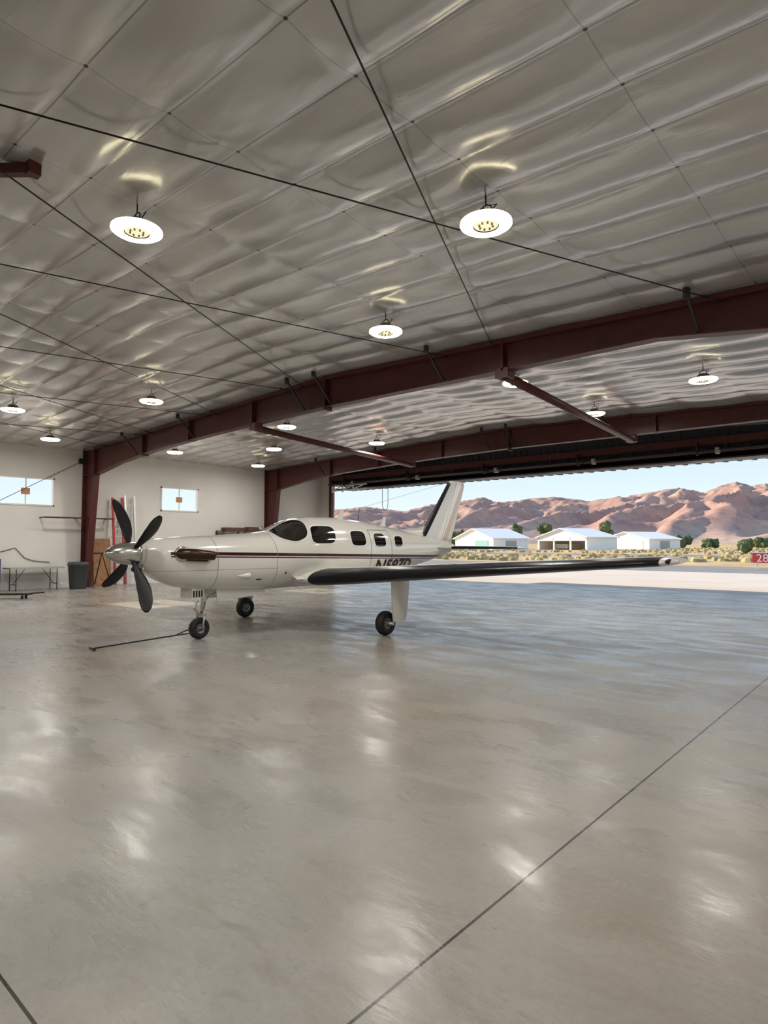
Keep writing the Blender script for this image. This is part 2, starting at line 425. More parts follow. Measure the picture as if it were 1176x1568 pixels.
for X, Y in ((-3.3, 5.32), (-6.3, 3.12), (-6.4, 7.3), (-13.8, 7.28), (-16.8, 5.27), (-20, 7.32), (-19.7, 11.3), (-13.9, 11.5), (-17.0, 13.5),
             (-20.4, 15.4), (-13.9, 15.4), (-6.45, 11.5), (-6.45, 15.6), (-3.3, 13.4), (-3.3, -3), (-6.4, -4), (-13.8, -1), (-16.9, .2), (-20, 3.2), (.6, 3.1), (.6, 8), (.6, 15), (-3.3, -1.0)):  # closing entries are extra lamps out of view, added to light the interior
    lamp(X, Y)

# ================================================================== AIRPLANE
XC = -8.93
P = empty('airplane', (XC, 8.0, 0))
st = [ # Y, top, bottom, halfwidth, exponent
 (4.57, 1.55, 1.19, .215, 2.1), (4.66, 1.60, 1.10, .27, 2.2), (4.80, 1.635, 1.00, .34, 2.3), (5.12, 1.655, .87, .42, 2.4), (5.5, 1.67, .80, .475, 2.5),
 (6.0, 1.695, .765, .53, 2.5), (6.6, 1.735, .75, .59, 2.45), (6.95, 1.78, .745, .62, 2.35), (7.2, 1.90, .745, .635, 2.25), (7.5, 2.01, .745, .65, 2.2),
 (7.8, 2.055, .745, .655, 2.2), (8.4, 2.065, .75, .66, 2.2), (9.0, 2.04, .765, .65, 2.2), (9.6, 1.98, .80, .60, 2.2), (10.3, 1.89, .89, .50, 2.2),
 (11.0, 1.79, 1.02, .385, 2.2), (11.8, 1.68, 1.17, .26, 2.1), (12.5, 1.59, 1.31, .14, 2.0), (12.72, 1.52, 1.40, .05, 2.0)]
sa = np.array(st); dy = 0.02
gy = np.arange(4.57, 12.7201, dy)
def sm(col):
    v = np.interp(gy, sa[:, 0], sa[:, col]); k = 13; ker = np.hanning(k+2)[1:-1]; ker /= ker.sum()
    vp = np.concatenate([2*v[0]-v[1:k//2+1][::-1], v, 2*v[-1]-v[-k//2:-1][::-1]])
    out = np.convolve(vp, ker, 'valid')[:len(v)]
    return out
CS = [sm(i) for i in range(1, 5)]
def sec(Y): return [float(np.interp(Y, gy, c)) for c in CS]
def fus(Y, phi, off=0.0):
    t, bo, w, n = sec(Y); c = (t+bo)/2; h = (t-bo)/2
    s_, c_ = math.sin(phi), math.cos(phi)
    xx = (w+off)*math.copysign(abs(s_)**(2/n), s_); zz = (h+off)*math.copysign(abs(c_)**(2/n), c_)
    return (XC+xx, Y, c+zz)
def side(Y, z, off=.006, s=1):
    t, bo, w, n = sec(Y); c = (t+bo)/2; h = (t-bo)/2
    q = max(0, 1-abs((z-c)/h)**n)**(1/n)
    return (XC+s*(w*q+off), Y, z+off*.4*(z-c)/h)
# fuselage paint with double cheat line
pm = mat('fuselage_paint', (0.72, 0.70, 0.65), 0.16, coat=0.6); N = NT(pm); x, y, z = N.xyz()[:3]
v = N.math('ADD', z, N.math('MULTIPLY', N.math('SUBTRACT', y, 4.75), 0.022))
m1 = N.math('LESS_THAN', N.math('ABSOLUTE', N.math('SUBTRACT', v, 1.405)), .026)
m2 = N.math('LESS_THAN', N.math('ABSOLUTE', N.math('SUBTRACT', v, 1.354)), .011)
mk = N.math('MULTIPLY', N.math('MAXIMUM', m1, m2), N.math('GREATER_THAN', y, 4.88))
# panel seams
sm_ = None
for pos in (6.72, 5.62): 
    l = N.math('LESS_THAN', N.math('ABSOLUTE', N.math('SUBTRACT', y, pos)), .005)
    sm_ = l if sm_ is None else N.math('MAXIMUM', sm_, l)
l = N.math('MULTIPLY', N.math('LESS_THAN', N.math('ABSOLUTE', N.math('SUBTRACT', z, 1.13)), .003), N.math('LESS_THAN', y, 6.72))
sm_ = N.math('MAXIMUM', sm_, l)
cc = N.mix(mk, (0.74, 0.725, 0.68), (0.05, 0.006, 0.012)); cc = N.mix(sm_, cc, (0.2, 0.19, 0.17))
N.link(cc, N.b.inputs['Base Color']); M['fus'] = pm
b = MB(); rows = []
for Y in np.concatenate([np.arange(4.57, 4.8, .03), np.arange(4.8, 12.72, .06), [12.72]]):
    rows.append([fus(float(Y), 2*math.pi*k/56) for k in range(56)])
b.grid(rows, 'fus', closed=True)
b.add(rows[0], [tuple(range(56))], 'fus'); b.add(rows[-1], [tuple(range(56))[::-1]], 'fus')
# cowl front ring
b.lathe((XC, 4.53, 1.40), (0, 1, 0), [(.15, 0), (.175, 0), (.18, .06)], 'fus', 32)
b.make('fuselage', P)
b = MB()
rows = []
for s_, yy in ((1.0, 4.575), (1.12, 4.54), (1.0, 4.525), (.86, 4.54), (.80, 4.59), (.01, 4.62)):
    rows.append([(XC+.16*s_*math.cos(2*math.pi*k/28), yy+.03*math.sin(2*math.pi*k/28), 1.175+.06*s_*math.sin(2*math.pi*k/28)) for k in range(28)])
b.grid(rows, 'chrome', closed=True, keyf=lambda i, j: 'black' if i >= 3 else 'chrome')
b.make('chin_air_intake', P)

def patch(fn, outline, key, b, rings=6):
    cy = sum(p[0] for p in outline)/len(outline); cz = sum(p[1] for p in outline)/len(outline)
    rows = []
    for r in range(rings+1):
        s = max(r/rings, .01); rows.append([fn(cy+(p[0]-cy)*s, cz+(p[1]-cz)*s) for p in outline])
    b.grid(rows, key, closed=True)
def rrect(y0, y1, z0, z1, n=4, cnt=40, skew=0):
    o = []
    for k in range(cnt):
        a = 2*math.pi*k/cnt; c_, s_ = math.cos(a), math.sin(a)
        q = math.copysign(abs(s_)**(2/n), s_)
        o.append(((y0+y1)/2+(y1-y0)/2*math.copysign(abs(c_)**(2/n), c_)+skew*q, (z0+z1)/2+(z1-z0)/2*q))
    return o
b = MB()
for s in (1, -1):
    for (a, c, z0, z1, sk) in ((7.50, 8.07, 1.55, 1.87, .03), (8.47, 8.88, 1.51, 1.79, 0), (9.15, 9.52, 1.49, 1.75, 0), (9.86, 10.16, 1.49, 1.70, .02)):
        patch(lambda Y, z: side(Y, z, .004, s), rrect(a-.025, c+.025, z0-.02, z1+.02, 4, 40, sk), 'trimw', b)
        patch(lambda Y, z: side(Y, z, .008, s), rrect(a, c, z0, z1, 4, 40, sk), 'glassdark', b)
    # windshield pane (Y, phi)
    def chaikin(p, it=3):
        for _ in range(it):
            q = []
            for i in range(len(p)):
                a = p[i]; c = p[(i+1) % len(p)]
                q += [(a[0]*.8+c[0]*.2, a[1]*.8+c[1]*.2), (a[0]*.2+c[0]*.8, a[1]*.2+c[1]*.8)]
            p = q
        return p
    r_ = math.radians
    o1 = chaikin([(6.84, r_(5)), (7.40, r_(4)), (7.50, r_(28)), (7.42, r_(62)), (7.14, r_(66)), (6.84, r_(42))])
    o0 = [((p[0]-7.2)*1.07+7.2, (p[1]-r_(31))*1.07+r_(31)) for p in o1]
    patch(lambda Y, ph: fus(Y, s*ph, .005), o0, 'trimw', b, 8)
    patch(lambda Y, ph: fus(Y, s*ph, .010), o1, 'glassdark', b, 8)
b.make('cabin_windows', P)
# door outline on left rear side + small vents
b = MB()
def strip(pts2, w, key, off=.004):
    for (p, q) in zip(pts2[:-1], pts2[1:]):
        dyy = q[0]-p[0]; dz = q[1]-p[1]; L = math.hypot(dyy, dz); ny_, nz_ = -dz/L*w/2, dyy/L*w/2
        n = max(1, int(L/.06))
        for i in range(n):
            a = (p[0]+dyy*i/n, p[1]+dz*i/n); c = (p[0]+dyy*(i+1)/n, p[1]+dz*(i+1)/n)
            b.add([side(a[0]-ny_, a[1]-nz_, off), side(c[0]-ny_, c[1]-nz_, off), side(c[0]+ny_, c[1]+nz_, off), side(a[0]+ny_, a[1]+nz_, off)], [(0,1,2,3)], key)
strip([(9.03, 1.0), (9.03, 1.82), (9.72, 1.82), (9.72, 1.0)], .008, 'dark')
strip([(6.35, .95), (6.45, .95)], .02, 'dark'); strip([(6.9, 1.02), (6.92, 1.06)], .03, 'dark')
b.make('door_outline', P)
# NACA scoop
b = MB(); rows = []
for t in np.linspace(0, 1, 6):
    c = Vector(side(5.98+t*.22, 1.02, 0)); r = .01+.045*t
    rows.append([c+Vector((r*.8*math.cos(a), 0, r*math.sin(a))) for a in np.linspace(-math.pi/2, math.pi/2, 9)])
b.grid(rows, 'fus'); b.add(rows[-1], [tuple(range(9))], 'black'); b.make('side_scoop', P)
# registration
cu = bpy.data.curves.new('reg', 'FONT'); cu.body = 'N597D'; cu.size = 1.0; cu.resolution_u = 3; cu.offset = .03
to = bpy.data.objects.new('reg', cu); COL.objects.link(to); bpy.context.view_layer.update()
me = bpy.data.meshes.new_from_object(to.evaluated_get(bpy.context.evaluated_depsgraph_get()))
bm = bmesh.new(); bm.from_mesh(me); bmesh.ops.triangulate(bm, faces=bm.faces)
bmesh.ops.subdivide_edges(bm, edges=[e for e in bm.edges if e.calc_length() > .25], cuts=2)
xs_ = [v.co.x for v in bm.verts]; x0_, x1_ = min(xs_), max(xs_)
for vv in bm.verts:
    tz = vv.co.y
    vv.co = Vector(side(9.2+(vv.co.x-x0_)/(x1_-x0_)*1.35+tz*.06, .97+tz*.36, .007))
me2 = bpy.data.meshes.new('registration_letters'); bm.to_mesh(me2); bm.free(); me2.materials.append(M['maroon'])
ob = bpy.data.objects.new('registration_letters', me2); COL.objects.link(ob); ob.parent = P; ob.location = -P.location
bpy.data.objects.remove(to)

# spinner + prop
PY, PZ = 4.43, 1.40
b = MB()
prof = [(0.0001, 4.03)]+[(.172*math.sin(math.pi/2*(t**.62)), 4.03+.45*t) for t in np.linspace(.04, 1, 14)]+[(.172, 4.53), (.15, 4.55), (.0001, 4.55)]
b.lathe((XC, 0, PZ), (0, 1, 0), prof, 'chrome', 36); b.make('spinner', P)
b = MB()
for k in range(4):
    an = math.radians(33+90*k); R = Vector((math.cos(an), 0, math.sin(an))); T = Vector((-math.sin(an), 0, math.cos(an))); A = Vector((0, 1, 0))
    rows = []
    for i in range(17):
        t = i/16; r = .12+t*.87
        ch = np.interp(t, [0, .12, .3, .55, .8, .93, 1], [.07, .085, .165, .215, .20, .15, .05])
        th = np.interp(t, [0, .12, .3, 1], [.07, .05, .028, .008])
        pit = math.radians(np.interp(t, [0, 1], [97, 78]))   # feathered: chord nearly along the shaft
        cd = (A*math.sin(pit)+T*math.cos(pit)); nd = (T*math.sin(pit)-A*math.cos(pit))
        sweep = .05*math.sin(math.pi*t)-.01*t*t
        c = Vector((XC, PY, PZ))+R*r+cd*sweep
        rows.append([c+cd*(ch/2*math.cos(a))+nd*(th/2*math.sin(a)) for a in np.linspace(0, 2*math.pi, 13)[:-1]])
    b.grid(rows, 'blackgloss', closed=True); b.add(rows[-1], [tuple(range(12))], 'blackgloss')
b.make('propeller_blades', P)
# exhaust stacks
b = MB()
for s in (1, -1):
    X0 = XC+s*.40
    b.tube([(X0-s*.06, 4.98, 1.39), (X0+s*.05, 5.06, 1.39), (X0+s*.12, 5.2, 1.385), (X0+s*.14, 5.36, 1.37), (X0+s*.15, 5.50, 1.355)], [.07, .085, .08, .075, .07], 'exh', 18, cap=False)
    b.tube([(X0+s*.148, 5.49, 1.356), (X0+s*.149, 5.47, 1.357)], [.066, .066], 'black', 18)
    b.lathe((X0+s*.02, 5.03, 1.39), (s, -.5, 0), [(.10, -.02), (.115, 0), (.10, .02), (.08, .02)], 'chrome', 24)
    b.tube([(X0+s*.06, 5.10, 1.31), (X0+s*.10, 5.42, 1.29)], .03, 'exh', 10)
b.make('exhaust_stacks', P)

# airfoil surfaces
def foil(n=20, th=.15, camb=.02):
    pts = []
    for i in range(2*n):
        a = math.pi*i/n            # TE -> upper -> LE -> lower
        xx = .5*(1+math.cos(a))
        yt = 5*th*(.2969*math.sqrt(xx)-.126*xx-.3516*xx**2+.2843*xx**3-.1036*xx**4)
        yc = camb*4*xx*(1-xx)
        pts.append((xx, yc+(yt if i <= n else -yt)))
    return pts
def surf(b, secs, s, boot=.1, bx=(0, 99), key='white', vertical=False):
    rows = []
    n = 20
    for (o, le, ch, h, th, cb) in secs:
        f = foil(n, th, cb)
        if vertical: rows.append([(XC+p[1]*ch, le+p[0]*ch, h) for p in f])
        else: rows.append([(XC+s*o, le+p[0]*ch, h+p[1]*ch) for p in f])
    f = foil(n)
    def kf(i, j):
        xm = (f[j][0]+f[(j+1) % len(f)][0])/2
        o = secs[i][0]
        return 'boot' if xm < boot and bx[0] <= o < bx[1] else key
    b.grid(rows, key, closed=True, keyf=kf)
    b.add(rows[-1], [tuple(range(len(f)))], key); b.add(rows[0], [tuple(range(len(f)))], key)
b = MB()
for s in (1, -1):
    secs = [(.25, 7.12, 2.48, .90, .13, .02), (.70, 7.30, 2.27, .915, .14, .02), (1.2, 7.50, 2.07, .94, .145, .02), (1.9, 7.65, 1.88, .99, .145, .02),
            (3.4, 7.75, 1.62, 1.10, .14, .02), (5.0, 7.87, 1.32, 1.21, .13, .02), (6.15, 7.96, 1.12, 1.29, .12, .02), (6.4, 8.0, 1.02, 1.305, .12, .02), (6.52, 8.1, .82, 1.312, .10, .02), (6.56, 8.3, .5, 1.315, .07, .02)]
    surf(b, secs, s, .2, (.7, 6.3))
b.make('wings', P)
b = MB()
for s in (1, -1):
    b.lathe((XC+s*6.48, 8.18, 1.32), (0, 1, 0), [(.0001, -.16), (.025, -.12), (.038, -.04), (.035, .1), (.0001, .25)], 'blackgloss', 16)
    b.tube([(XC+s*6.2, 9.05, 1.30), (XC+s*6.2, 9.25, 1.31)], .003, 'black', 5)
b.make('wingtip_fairings', P)
b = MB()
for s in (1, -1):
    b.grid([[ (XC+s*(.30+.35*math.sin(t*math.pi/2)), 7.1+yy*2.7, 1.02-.10*t) for yy in np.linspace(0, 1, 12)] for t in np.linspace(0, 1, 6)], 'fus')
b.make('wing_root_fillets', P)
b = MB()
for s in (1, -1):
    surf(b, [(.05, 11.70, 1.05, 1.45, .10, 0), (.6, 11.80, .96, 1.45, .10, 0), (1.9, 12.02, .70, 1.45, .09, 0), (2.14, 12.10, .60, 1.45, .09, 0), (2.2, 12.2, .4, 1.45, .06, 0)], s, .11, (.3, 2.1))
b.make('horizontal_stabilizer', P)
fin = mat('fin_paint', (0.72, 0.70, 0.66), 0.2, coat=.4); N = NT(fin); x, y, z = N.xyz()[:3]
q = N.math('SUBTRACT', y, N.math('MULTIPLY', z, 0.62))   # slanted bands
cc = N.mix(N.math('GREATER_THAN', q, 10.98), (0.62, 0.62, 0.61), (0.78, 0.765, 0.73))
cc = N.mix(N.math('GREATER_THAN', q, 11.22), cc, (0.56, 0.45, 0.39))
cc = N.mix(N.math('GREATER_THAN', q, 11.42), cc, (0.66, 0.65, 0.63))
hl = N.math('LESS_THAN', N.math('ABSOLUTE', N.math('SUBTRACT', N.math('SUBTRACT', y, N.math('MULTIPLY', z, 0.47)), 11.42)), .006)
cc = N.mix(hl, cc, (0.15, 0.14, 0.13)); N.link(cc, N.b.inputs['Base Color']); M['fin'] = fin
b = MB()
vs = [(0, 11.25, 1.40, 1.50, .09, 0), (1, 11.38, 1.30, 1.72, .09, 0), (2, 11.62, 1.20, 2.0, .09, 0), (3, 12.05, .98, 2.5, .09, 0), (4, 12.46, .77, 2.98, .09, 0), (5, 12.53, .70, 3.06, .08, 0), (6, 12.60, .58, 3.11, .05, 0)]
surf(b, vs, 1, .13, (1, 4.5), 'fin', vertical=True)
# dorsal fillet
rows = []
for t in np.linspace(0, 1, 10):
    Y = 10.35+t*1.35; base = sec(Y)[0]-.05; ht = base+.05+.30*t**1.7
    rows.append([(XC-.055, Y, base), (XC-.02, Y, (base+ht)/2), (XC, Y, ht), (XC+.02, Y, (base+ht)/2), (XC+.055, Y, base)])
b.grid(rows, 'fus')
b.lathe((XC, 12.62, 1.46), (0, 1, 0), [(.09, -.3), (.085, 0), (.06, .12), (.0001, .17)], 'white', 16)
b.make('vertical_fin', P)
# antennas
b = MB()
b.tube([fus(9.3, 0), (XC, 9.35, 2.28)], .006, 'dark', 6)
b.tube([(XC, 9.35, 2.28), (XC+0, 12.5, 3.05)], .0025, 'dark', 5)
for Y in (8.7, 10.0):
    z0 = sec(Y)[0]-.01
    b.hexa([(XC-.01, Y, z0), (XC+.01, Y, z0), (XC+.01, Y+.16, z0), (XC-.01, Y+.16, z0)], [(XC-.006, Y+.1, z0+.2), (XC+.006, Y+.1, z0+.2), (XC+.006, Y+.18, z0+.2), (XC-.006, Y+.18, z0+.2)], 'white')
b.make('antennas', P)

# landing gear
def wheel(b, c, R, W):
    x0, y0, z0 = c
    prof = [(R*.42, -W*.30), (R*.52, -W*.42), (R*.74, -W*.5), (R*.90, -W*.42), (R*.985, -W*.22), (R, 0), (R*.985, W*.22), (R*.90, W*.42), (R*.74, W*.5), (R*.52, W*.42), (R*.42, W*.30)]
    b.lathe(c, (1, 0, 0), prof, 'black', 36)
    b.lathe(c, (1, 0, 0), [(.0001, W*.34), (R*.12, W*.36), (R*.16, W*.22), (R*.36, W*.24), (R*.46, W*.36)], 'hub', 28)
    b.lathe(c, (1, 0, 0), [(.0001, -W*.34), (R*.12, -W*.36), (R*.16, -W*.22), (R*.36, -W*.24), (R*.46, -W*.36)], 'hub', 28)
    for k in range(6):
        a = 2*math.pi*k/6; yy, zz = y0+R*.26*math.cos(a), z0+R*.26*math.sin(a)
        b.tube([(x0-W*.27, yy, zz), (x0+W*.27, yy, zz)], R*.05, 'dark', 8)
for s, nm in ((1, 'main_gear_left'), (-1, 'main_gear_right')):
    X0 = XC+s*1.97; b = MB()
    wheel(b, (X0-s*.0, 7.93, .205), .205, .16)
    b.tube([(X0+s*.14, 8.05, 1.02), (X0+s*.14, 8.03, .55)], .05, 'white', 14)
    b.tube([(X0+s*.14, 8.03, .56), (X0+s*.14, 7.99, .22)], .032, 'chrome', 14)
    b.tube([(X0-s*.02, 7.93, .205), (X0+s*.16, 7.95, .205)], .03, 'alu', 12)
    b.beam((X0+s*.14, 8.12, .5), (X0+s*.14, 8.16, .36), .05, .02, 'alu'); b.beam((X0+s*.14, 8.16, .36), (X0+s*.14, 8.0, .24), .05, .02, 'alu')
    # door panel fixed to the leg
    rows = []
    for t in np.linspace(0, 1, 8):
        zz = .96-.72*t; w = .23*(1-.3*t**2); yc = 8.10-.03*t
        rows.append([(X0+s*(.20+.03*math.cos(q*math.pi/2)), yc+w*q, zz) for q in (-1, -.6, 0, .6, 1)])
    b.grid(rows, 'white'); b.grid([[(p[0]-s*.015, p[1], p[2]) for p in r] for r in rows], 'white')
    b.make(nm, P)
b = MB(); NX = XC-.03
wheel(b, (NX, 5.62, .175), .175, .14)
b.tube([(NX, 5.74, .85), (NX, 5.68, .50)], .04, 'white', 14); b.tube([(NX, 5.68, .52), (NX, 5.655, .40)], .026, 'chrome', 14)
for s in (-1, 1):
    b.tube([(NX+s*.03, 5.655, .40), (NX+s*.10, 5.65, .36), (NX+s*.10, 5.62, .175)], .018, 'alu', 10)
b.box((NX-.1, 5.62, .36), (NX+.1, 5.69, .41), 'alu')
b.beam((NX, 5.58, .62), (NX, 5.52, .50), .05, .02, 'alu'); b.beam((NX, 5.52, .50), (NX, 5.62, .40), .05, .02, 'alu')
b.tube([(NX+.04, 5.70, .60), (NX+.07, 5.66, .5), (NX+.05, 5.62, .42)], .006, 'black', 6)
b.tube([(NX, 5.70, .62), (NX, 6.15, .85)], .018, 'alu', 8)
b.make('nose_gear', P)
b = MB()
for s in (-1, 1):
    rows = [[(XC+s*(.20+.03*t), 5.78+q*.98, .82-.20*t*(1-.25*q)) for q in np.linspace(0, 1, 8)] for t in np.linspace(0, 1, 5)]
    b.grid(rows, 'white'); b.grid([[(p[0]-s*.012, p[1], p[2]) for p in r] for r in rows], 'white')
b.box((XC-.14, 5.34, .68), (XC+.20, 5.56, .86), 'white')
for i in range(4): b.box((XC+.20, 5.36+i*.048, .70), (XC+.206, 5.385+i*.048, .80), 'black')
b.make('nose_gear_doors', P)

# tow bar
b = MB()
b.tube([(NX-.13, 5.62, .175), (NX-.13, 5.42, .13), (NX-.02, 5.20, .10)], .010, 'black', 8)
b.tube([(NX+.13, 5.62, .175), (NX+.13, 5.42, .13), (NX-.02, 5.20, .10)], .010, 'black', 8)
b.tube([(NX-.02, 5.20, .10), (-9.2, 4.02, .02)], .011, 'black', 8)
b.tube([(-9.32, 4.03, .02), (-9.07, 4.0, .02)], .014, 'black', 8)
b.make('tow_bar')

# ================================================================== left wall things
b = MB() # trash bin
rows = []
for zz, w in ((0, .22), (.05, .23), (.78, .28), (.80, .30), (.86, .30)):
    rows.append([(-21.9+w*math.copysign(abs(math.cos(a))**.5, math.cos(a)), 9.02+w*math.copysign(abs(math.sin(a))**.5, math.sin(a)), zz) for a in np.linspace(0, 2*math.pi, 25)[:-1]])
b.grid(rows, 'binm', closed=True)
top = [(-21.9+(p[0]+21.9)*.9, 9.02+(p[1]-9.02)*.9, .92) for p in rows[-1]]
b.grid([rows[-1], top], 'binm', closed=True); b.add(top, [tuple(range(24))], 'binm'); b.add(rows[0], [tuple(range(24))], 'binm')
b.box((-21.64, 8.95, .78), (-21.58, 9.1, .84), 'binm'); b.make('trash_bin')
b = MB() # folding table
b.box((-22.85, 7.0, .71), (-22.1, 8.66, .755), 'table')
for yy in (7.2, 8.45):
    for xx in (-22.78, -22.18):
        b.tube([(xx, yy, .71), (xx, yy, 0)], .014, 'dark', 8)
    b.tube([(-22.78, yy, .2), (-22.18, yy, .2)], .012, 'dark', 8)
    b.tube([(-22.48, yy, .2), (-22.48, yy+(.35 if yy < 8 else -.35), .70)], .010, 'dark', 8)
b.make('folding_table')
b = MB()
b.box((-22.9, 5.9, .08), (-22.35, 6.80, 1.05), 'blue')
for q in range(4): b.box((-22.35, 5.95, .15+q*.23), (-22.33, 6.75, .34+q*.23), 'blue'); b.box((-22.33, 6.2, .28+q*.23), (-22.31, 6.55, .30+q*.23), 'alu')
for xx in (-22.85, -22.42):
    for yy in (5.97, 6.74): b.tube([(xx, yy, 0), (xx, yy, .08)], .035, 'black', 10)
b.make('tool_chest')
b = MB() # plywood board leaning on wall
b.hexa([(-22.62, 9.88, 0), (-22.62, 10.5, 0), (-22.60, 10.5, 0), (-22.60, 9.88, 0)], [(-22.82, 9.88, 1.72), (-22.82, 10.5, 1.72), (-22.80, 10.5, 1.72), (-22.80, 9.88, 1.72)], 'ply')
for a, c in (((-22.60, 9.9, .1), (-22.74, 10.19, 1.2)), ((-22.60, 10.48, .1), (-22.74, 10.19, 1.2)), ((-22.72, 9.9, 1.2), (-22.72, 10.48, 1.2))):
    b.beam(a, c, .03, .03, 'dark')
b.make('plywood_board')
def ladder(name, y0, y1, hgt, key, xb):
    b = MB(); xt = xb-.38
    for yy in (y0, y1): b.beam((xb, yy, 0.04), (xt, yy, hgt), .07, .07, key, up=(1, 0, 0))
    n = int(hgt/.3)
    for i in range(1, n+1):
        t = i*.3/hgt
        if t < .98: b.beam((xb+(xt-xb)*t, y0, hgt*t), (xb+(xt-xb)*t, y1, hgt*t), .03, .03, 'alu')
    b.make(name)
ladder('extension_ladder', 10.56, 10.92, 3.25, 'redlad', -22.40); ladder('extension_ladder.001', 11.02, 11.38, 3.35, 'alu', -22.40)
b = MB(); b.beam((-22.5, 8.1, 2.44), (-22.5, 10.5, 2.44), .06, .05, 'red')
for yy in (8.15, 9.3, 10.4): b.beam((XL, yy, 2.44), (-22.5, yy, 2.44), .04, .04, 'red')
b.make('wall_girt_rail')
b = MB() # shelving unit
for yy in (15.15, 16.25, 17.3):
    for xx in (-22.9, -22.4): b.box((xx-.03, yy-.03, 0), (xx+.03, yy+.03, 2.1), 'wood')
for zz in (.15, .85, 1.6, 2.05): b.box((-22.93, 15.12, zz), (-22.37, 17.33, zz+.04), 'wood')
for (y0, y1, z0, h, k) in ((15.3, 15.7, 1.64, .35, 'ply'), (15.8, 16.1, 1.64, .25, 'dark'), (16.4, 16.9, 1.64, .3, 'wood'), (15.4, 16.0, .89, .4, 'wood'), (16.5, 17.1, .89, .5, 'ply'), (15.5, 15.9, .19, .4, 'dark'), (15.3, 16.3, 2.09, .14, 'wood'), (16.5, 17.0, 2.09, .18, 'wood')):
    b.box((-22.8, y0, z0), (-22.45, y1, z0+h), k)
b.tube([(-22.5, 17.15, 2.09), (-22.5, 17.15, 2.3)], .08, 'alu', 12)
b.make('storage_shelf')
b = MB() # power cord on wall
b.tube([(XL+.02, 6.9, 1.25), (XL+.03, 7.4, 1.4), (XL+.03, 7.7, 1.05), (XL+.03, 8.0, .95), (XL+.03, 8.5, .9)], .012, 'dark', 6)
b.box((XL, 6.82, 1.2), (XL+.05, 6.95, 1.35), 'trimw'); b.make('power_cord')
b = MB() # low wheeled creeper at left edge
b.beam((-19.9, 5.6, .13), (-19.0, 6.55, .13), .28, .04, 'black'); b.beam((-19.0, 6.55, .15), (-18.75, 6.82, .17), .06, .03, 'black')
for xx, yy in ((-19.8, 5.85), (-19.65, 5.7), (-19.2, 6.5), (-19.05, 6.35)):
    b.lathe((xx, yy, .05), (1, 1, 0), [(.0001, -.02), (.045, -.02), (.05, 0), (.045, .02), (.0001, .02)], 'black', 16); b.tube([(xx, yy, .05), (xx, yy, .12)], .015, 'alu', 8)
b.make('mechanic_creeper')

# ================================================================== exterior
gm = mat('airfield_ground', (.5, .45, .35), 0.9); N = NT(gm); x, y, z = N.xyz()[:3]
conc = N.ramp(N.noise(.3, 4), [(0.3, (0.68, 0.59, 0.49)), (0.7, (0.76, 0.67, 0.565))])
asph = N.ramp(N.noise(.5, 4), [(0.3, (0.25, 0.235, 0.225)), (0.7, (0.34, 0.32, 0.305))])
gr = N.ramp(N.noise(.25, 7, .7), [(0.25, (0.32, 0.21, 0.10)), (0.5, (0.60, 0.44, 0.23)), (0.75, (0.76, 0.60, 0.38))])
yy = N.math('ADD', y, N.math('MULTIPLY', N.math('SUBTRACT', N.noise(.2, 3), .5), 1.5))
cc = N.mix(N.math('GREATER_THAN', y, 37), conc, asph)
cc = N.mix(N.math('GREATER_THAN', yy, 47), cc, gr)
rd = N.math('MULTIPLY', N.math('GREATER_THAN', y, 78), N.math('LESS_THAN', y, 92)); cc = N.mix(rd, cc, asph)
N.link(cc, N.b.inputs['Base Color']); N.b.inputs['Specular IOR Level'].default_value = .1; M['ground'] = gm
b = MB(); G = 6000
b.add([(-G, YF+.15, -.03), (G, YF+.15, -.03), (G, G, -.03), (-G, G, -.03)], [(0, 1, 2, 3)], 'ground')
b.add([(-G, -800, -.16), (G, -800, -.16), (G, YF+.16, -.16), (-G, YF+.16, -.16)], [(0, 1, 2, 3)], 'ground')
b.make('ground', fix=False)

# mountains
mt = mat('mountain_slope', (.5, .3, .2), 0.95); N = NT(mt); x, y, z = N.xyz()[:3]
n1 = N.noise(.006, 8, .7); cc = N.ramp(n1, [(0.32, (0.33, 0.18, 0.115)), (0.5, (0.52, 0.285, 0.165)), (0.68, (0.64, 0.40, 0.24))])
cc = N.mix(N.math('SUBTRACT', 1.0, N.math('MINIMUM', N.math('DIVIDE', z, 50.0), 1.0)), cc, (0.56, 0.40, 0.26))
scrub = N.ramp(N.noise(.05, 3, .6), [(.52, 0.0), (.66, 1.0)])
cc = N.mix(N.math('MULTIPLY', scrub, .42), cc, (0.19, 0.14, 0.08))
cc = N.mix(0.20, cc, (0.46, 0.40, 0.52))  # distance haze put into the slope colour as an even bluish-purple tint
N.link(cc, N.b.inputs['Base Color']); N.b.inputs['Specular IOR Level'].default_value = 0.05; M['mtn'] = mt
prof = [(200, 790), (350, 785), (500, 783), (560, 779), (620, 783), (660, 775), (700, 772), (740, 764), (770, 772), (800, 768), (850, 764), (900, 770), (940, 765), (970, 761), (1000, 757), (1040, 751), (1080, 757), (1100, 750), (1130, 741), (1152, 748), (1176, 744), (1250, 735), (1400, 745), (1600, 740), (2000, 750)]
az = [math.atan((p[0]-588)/948) for p in prof]; el = [(832-p[1])/948*math.cos(a) for p, a in zip(prof, az)]
b = MB(); rows = []
NA = 760; NR = 110
def ridge(v): return 1-math.sqrt(v*v+.0012)*2
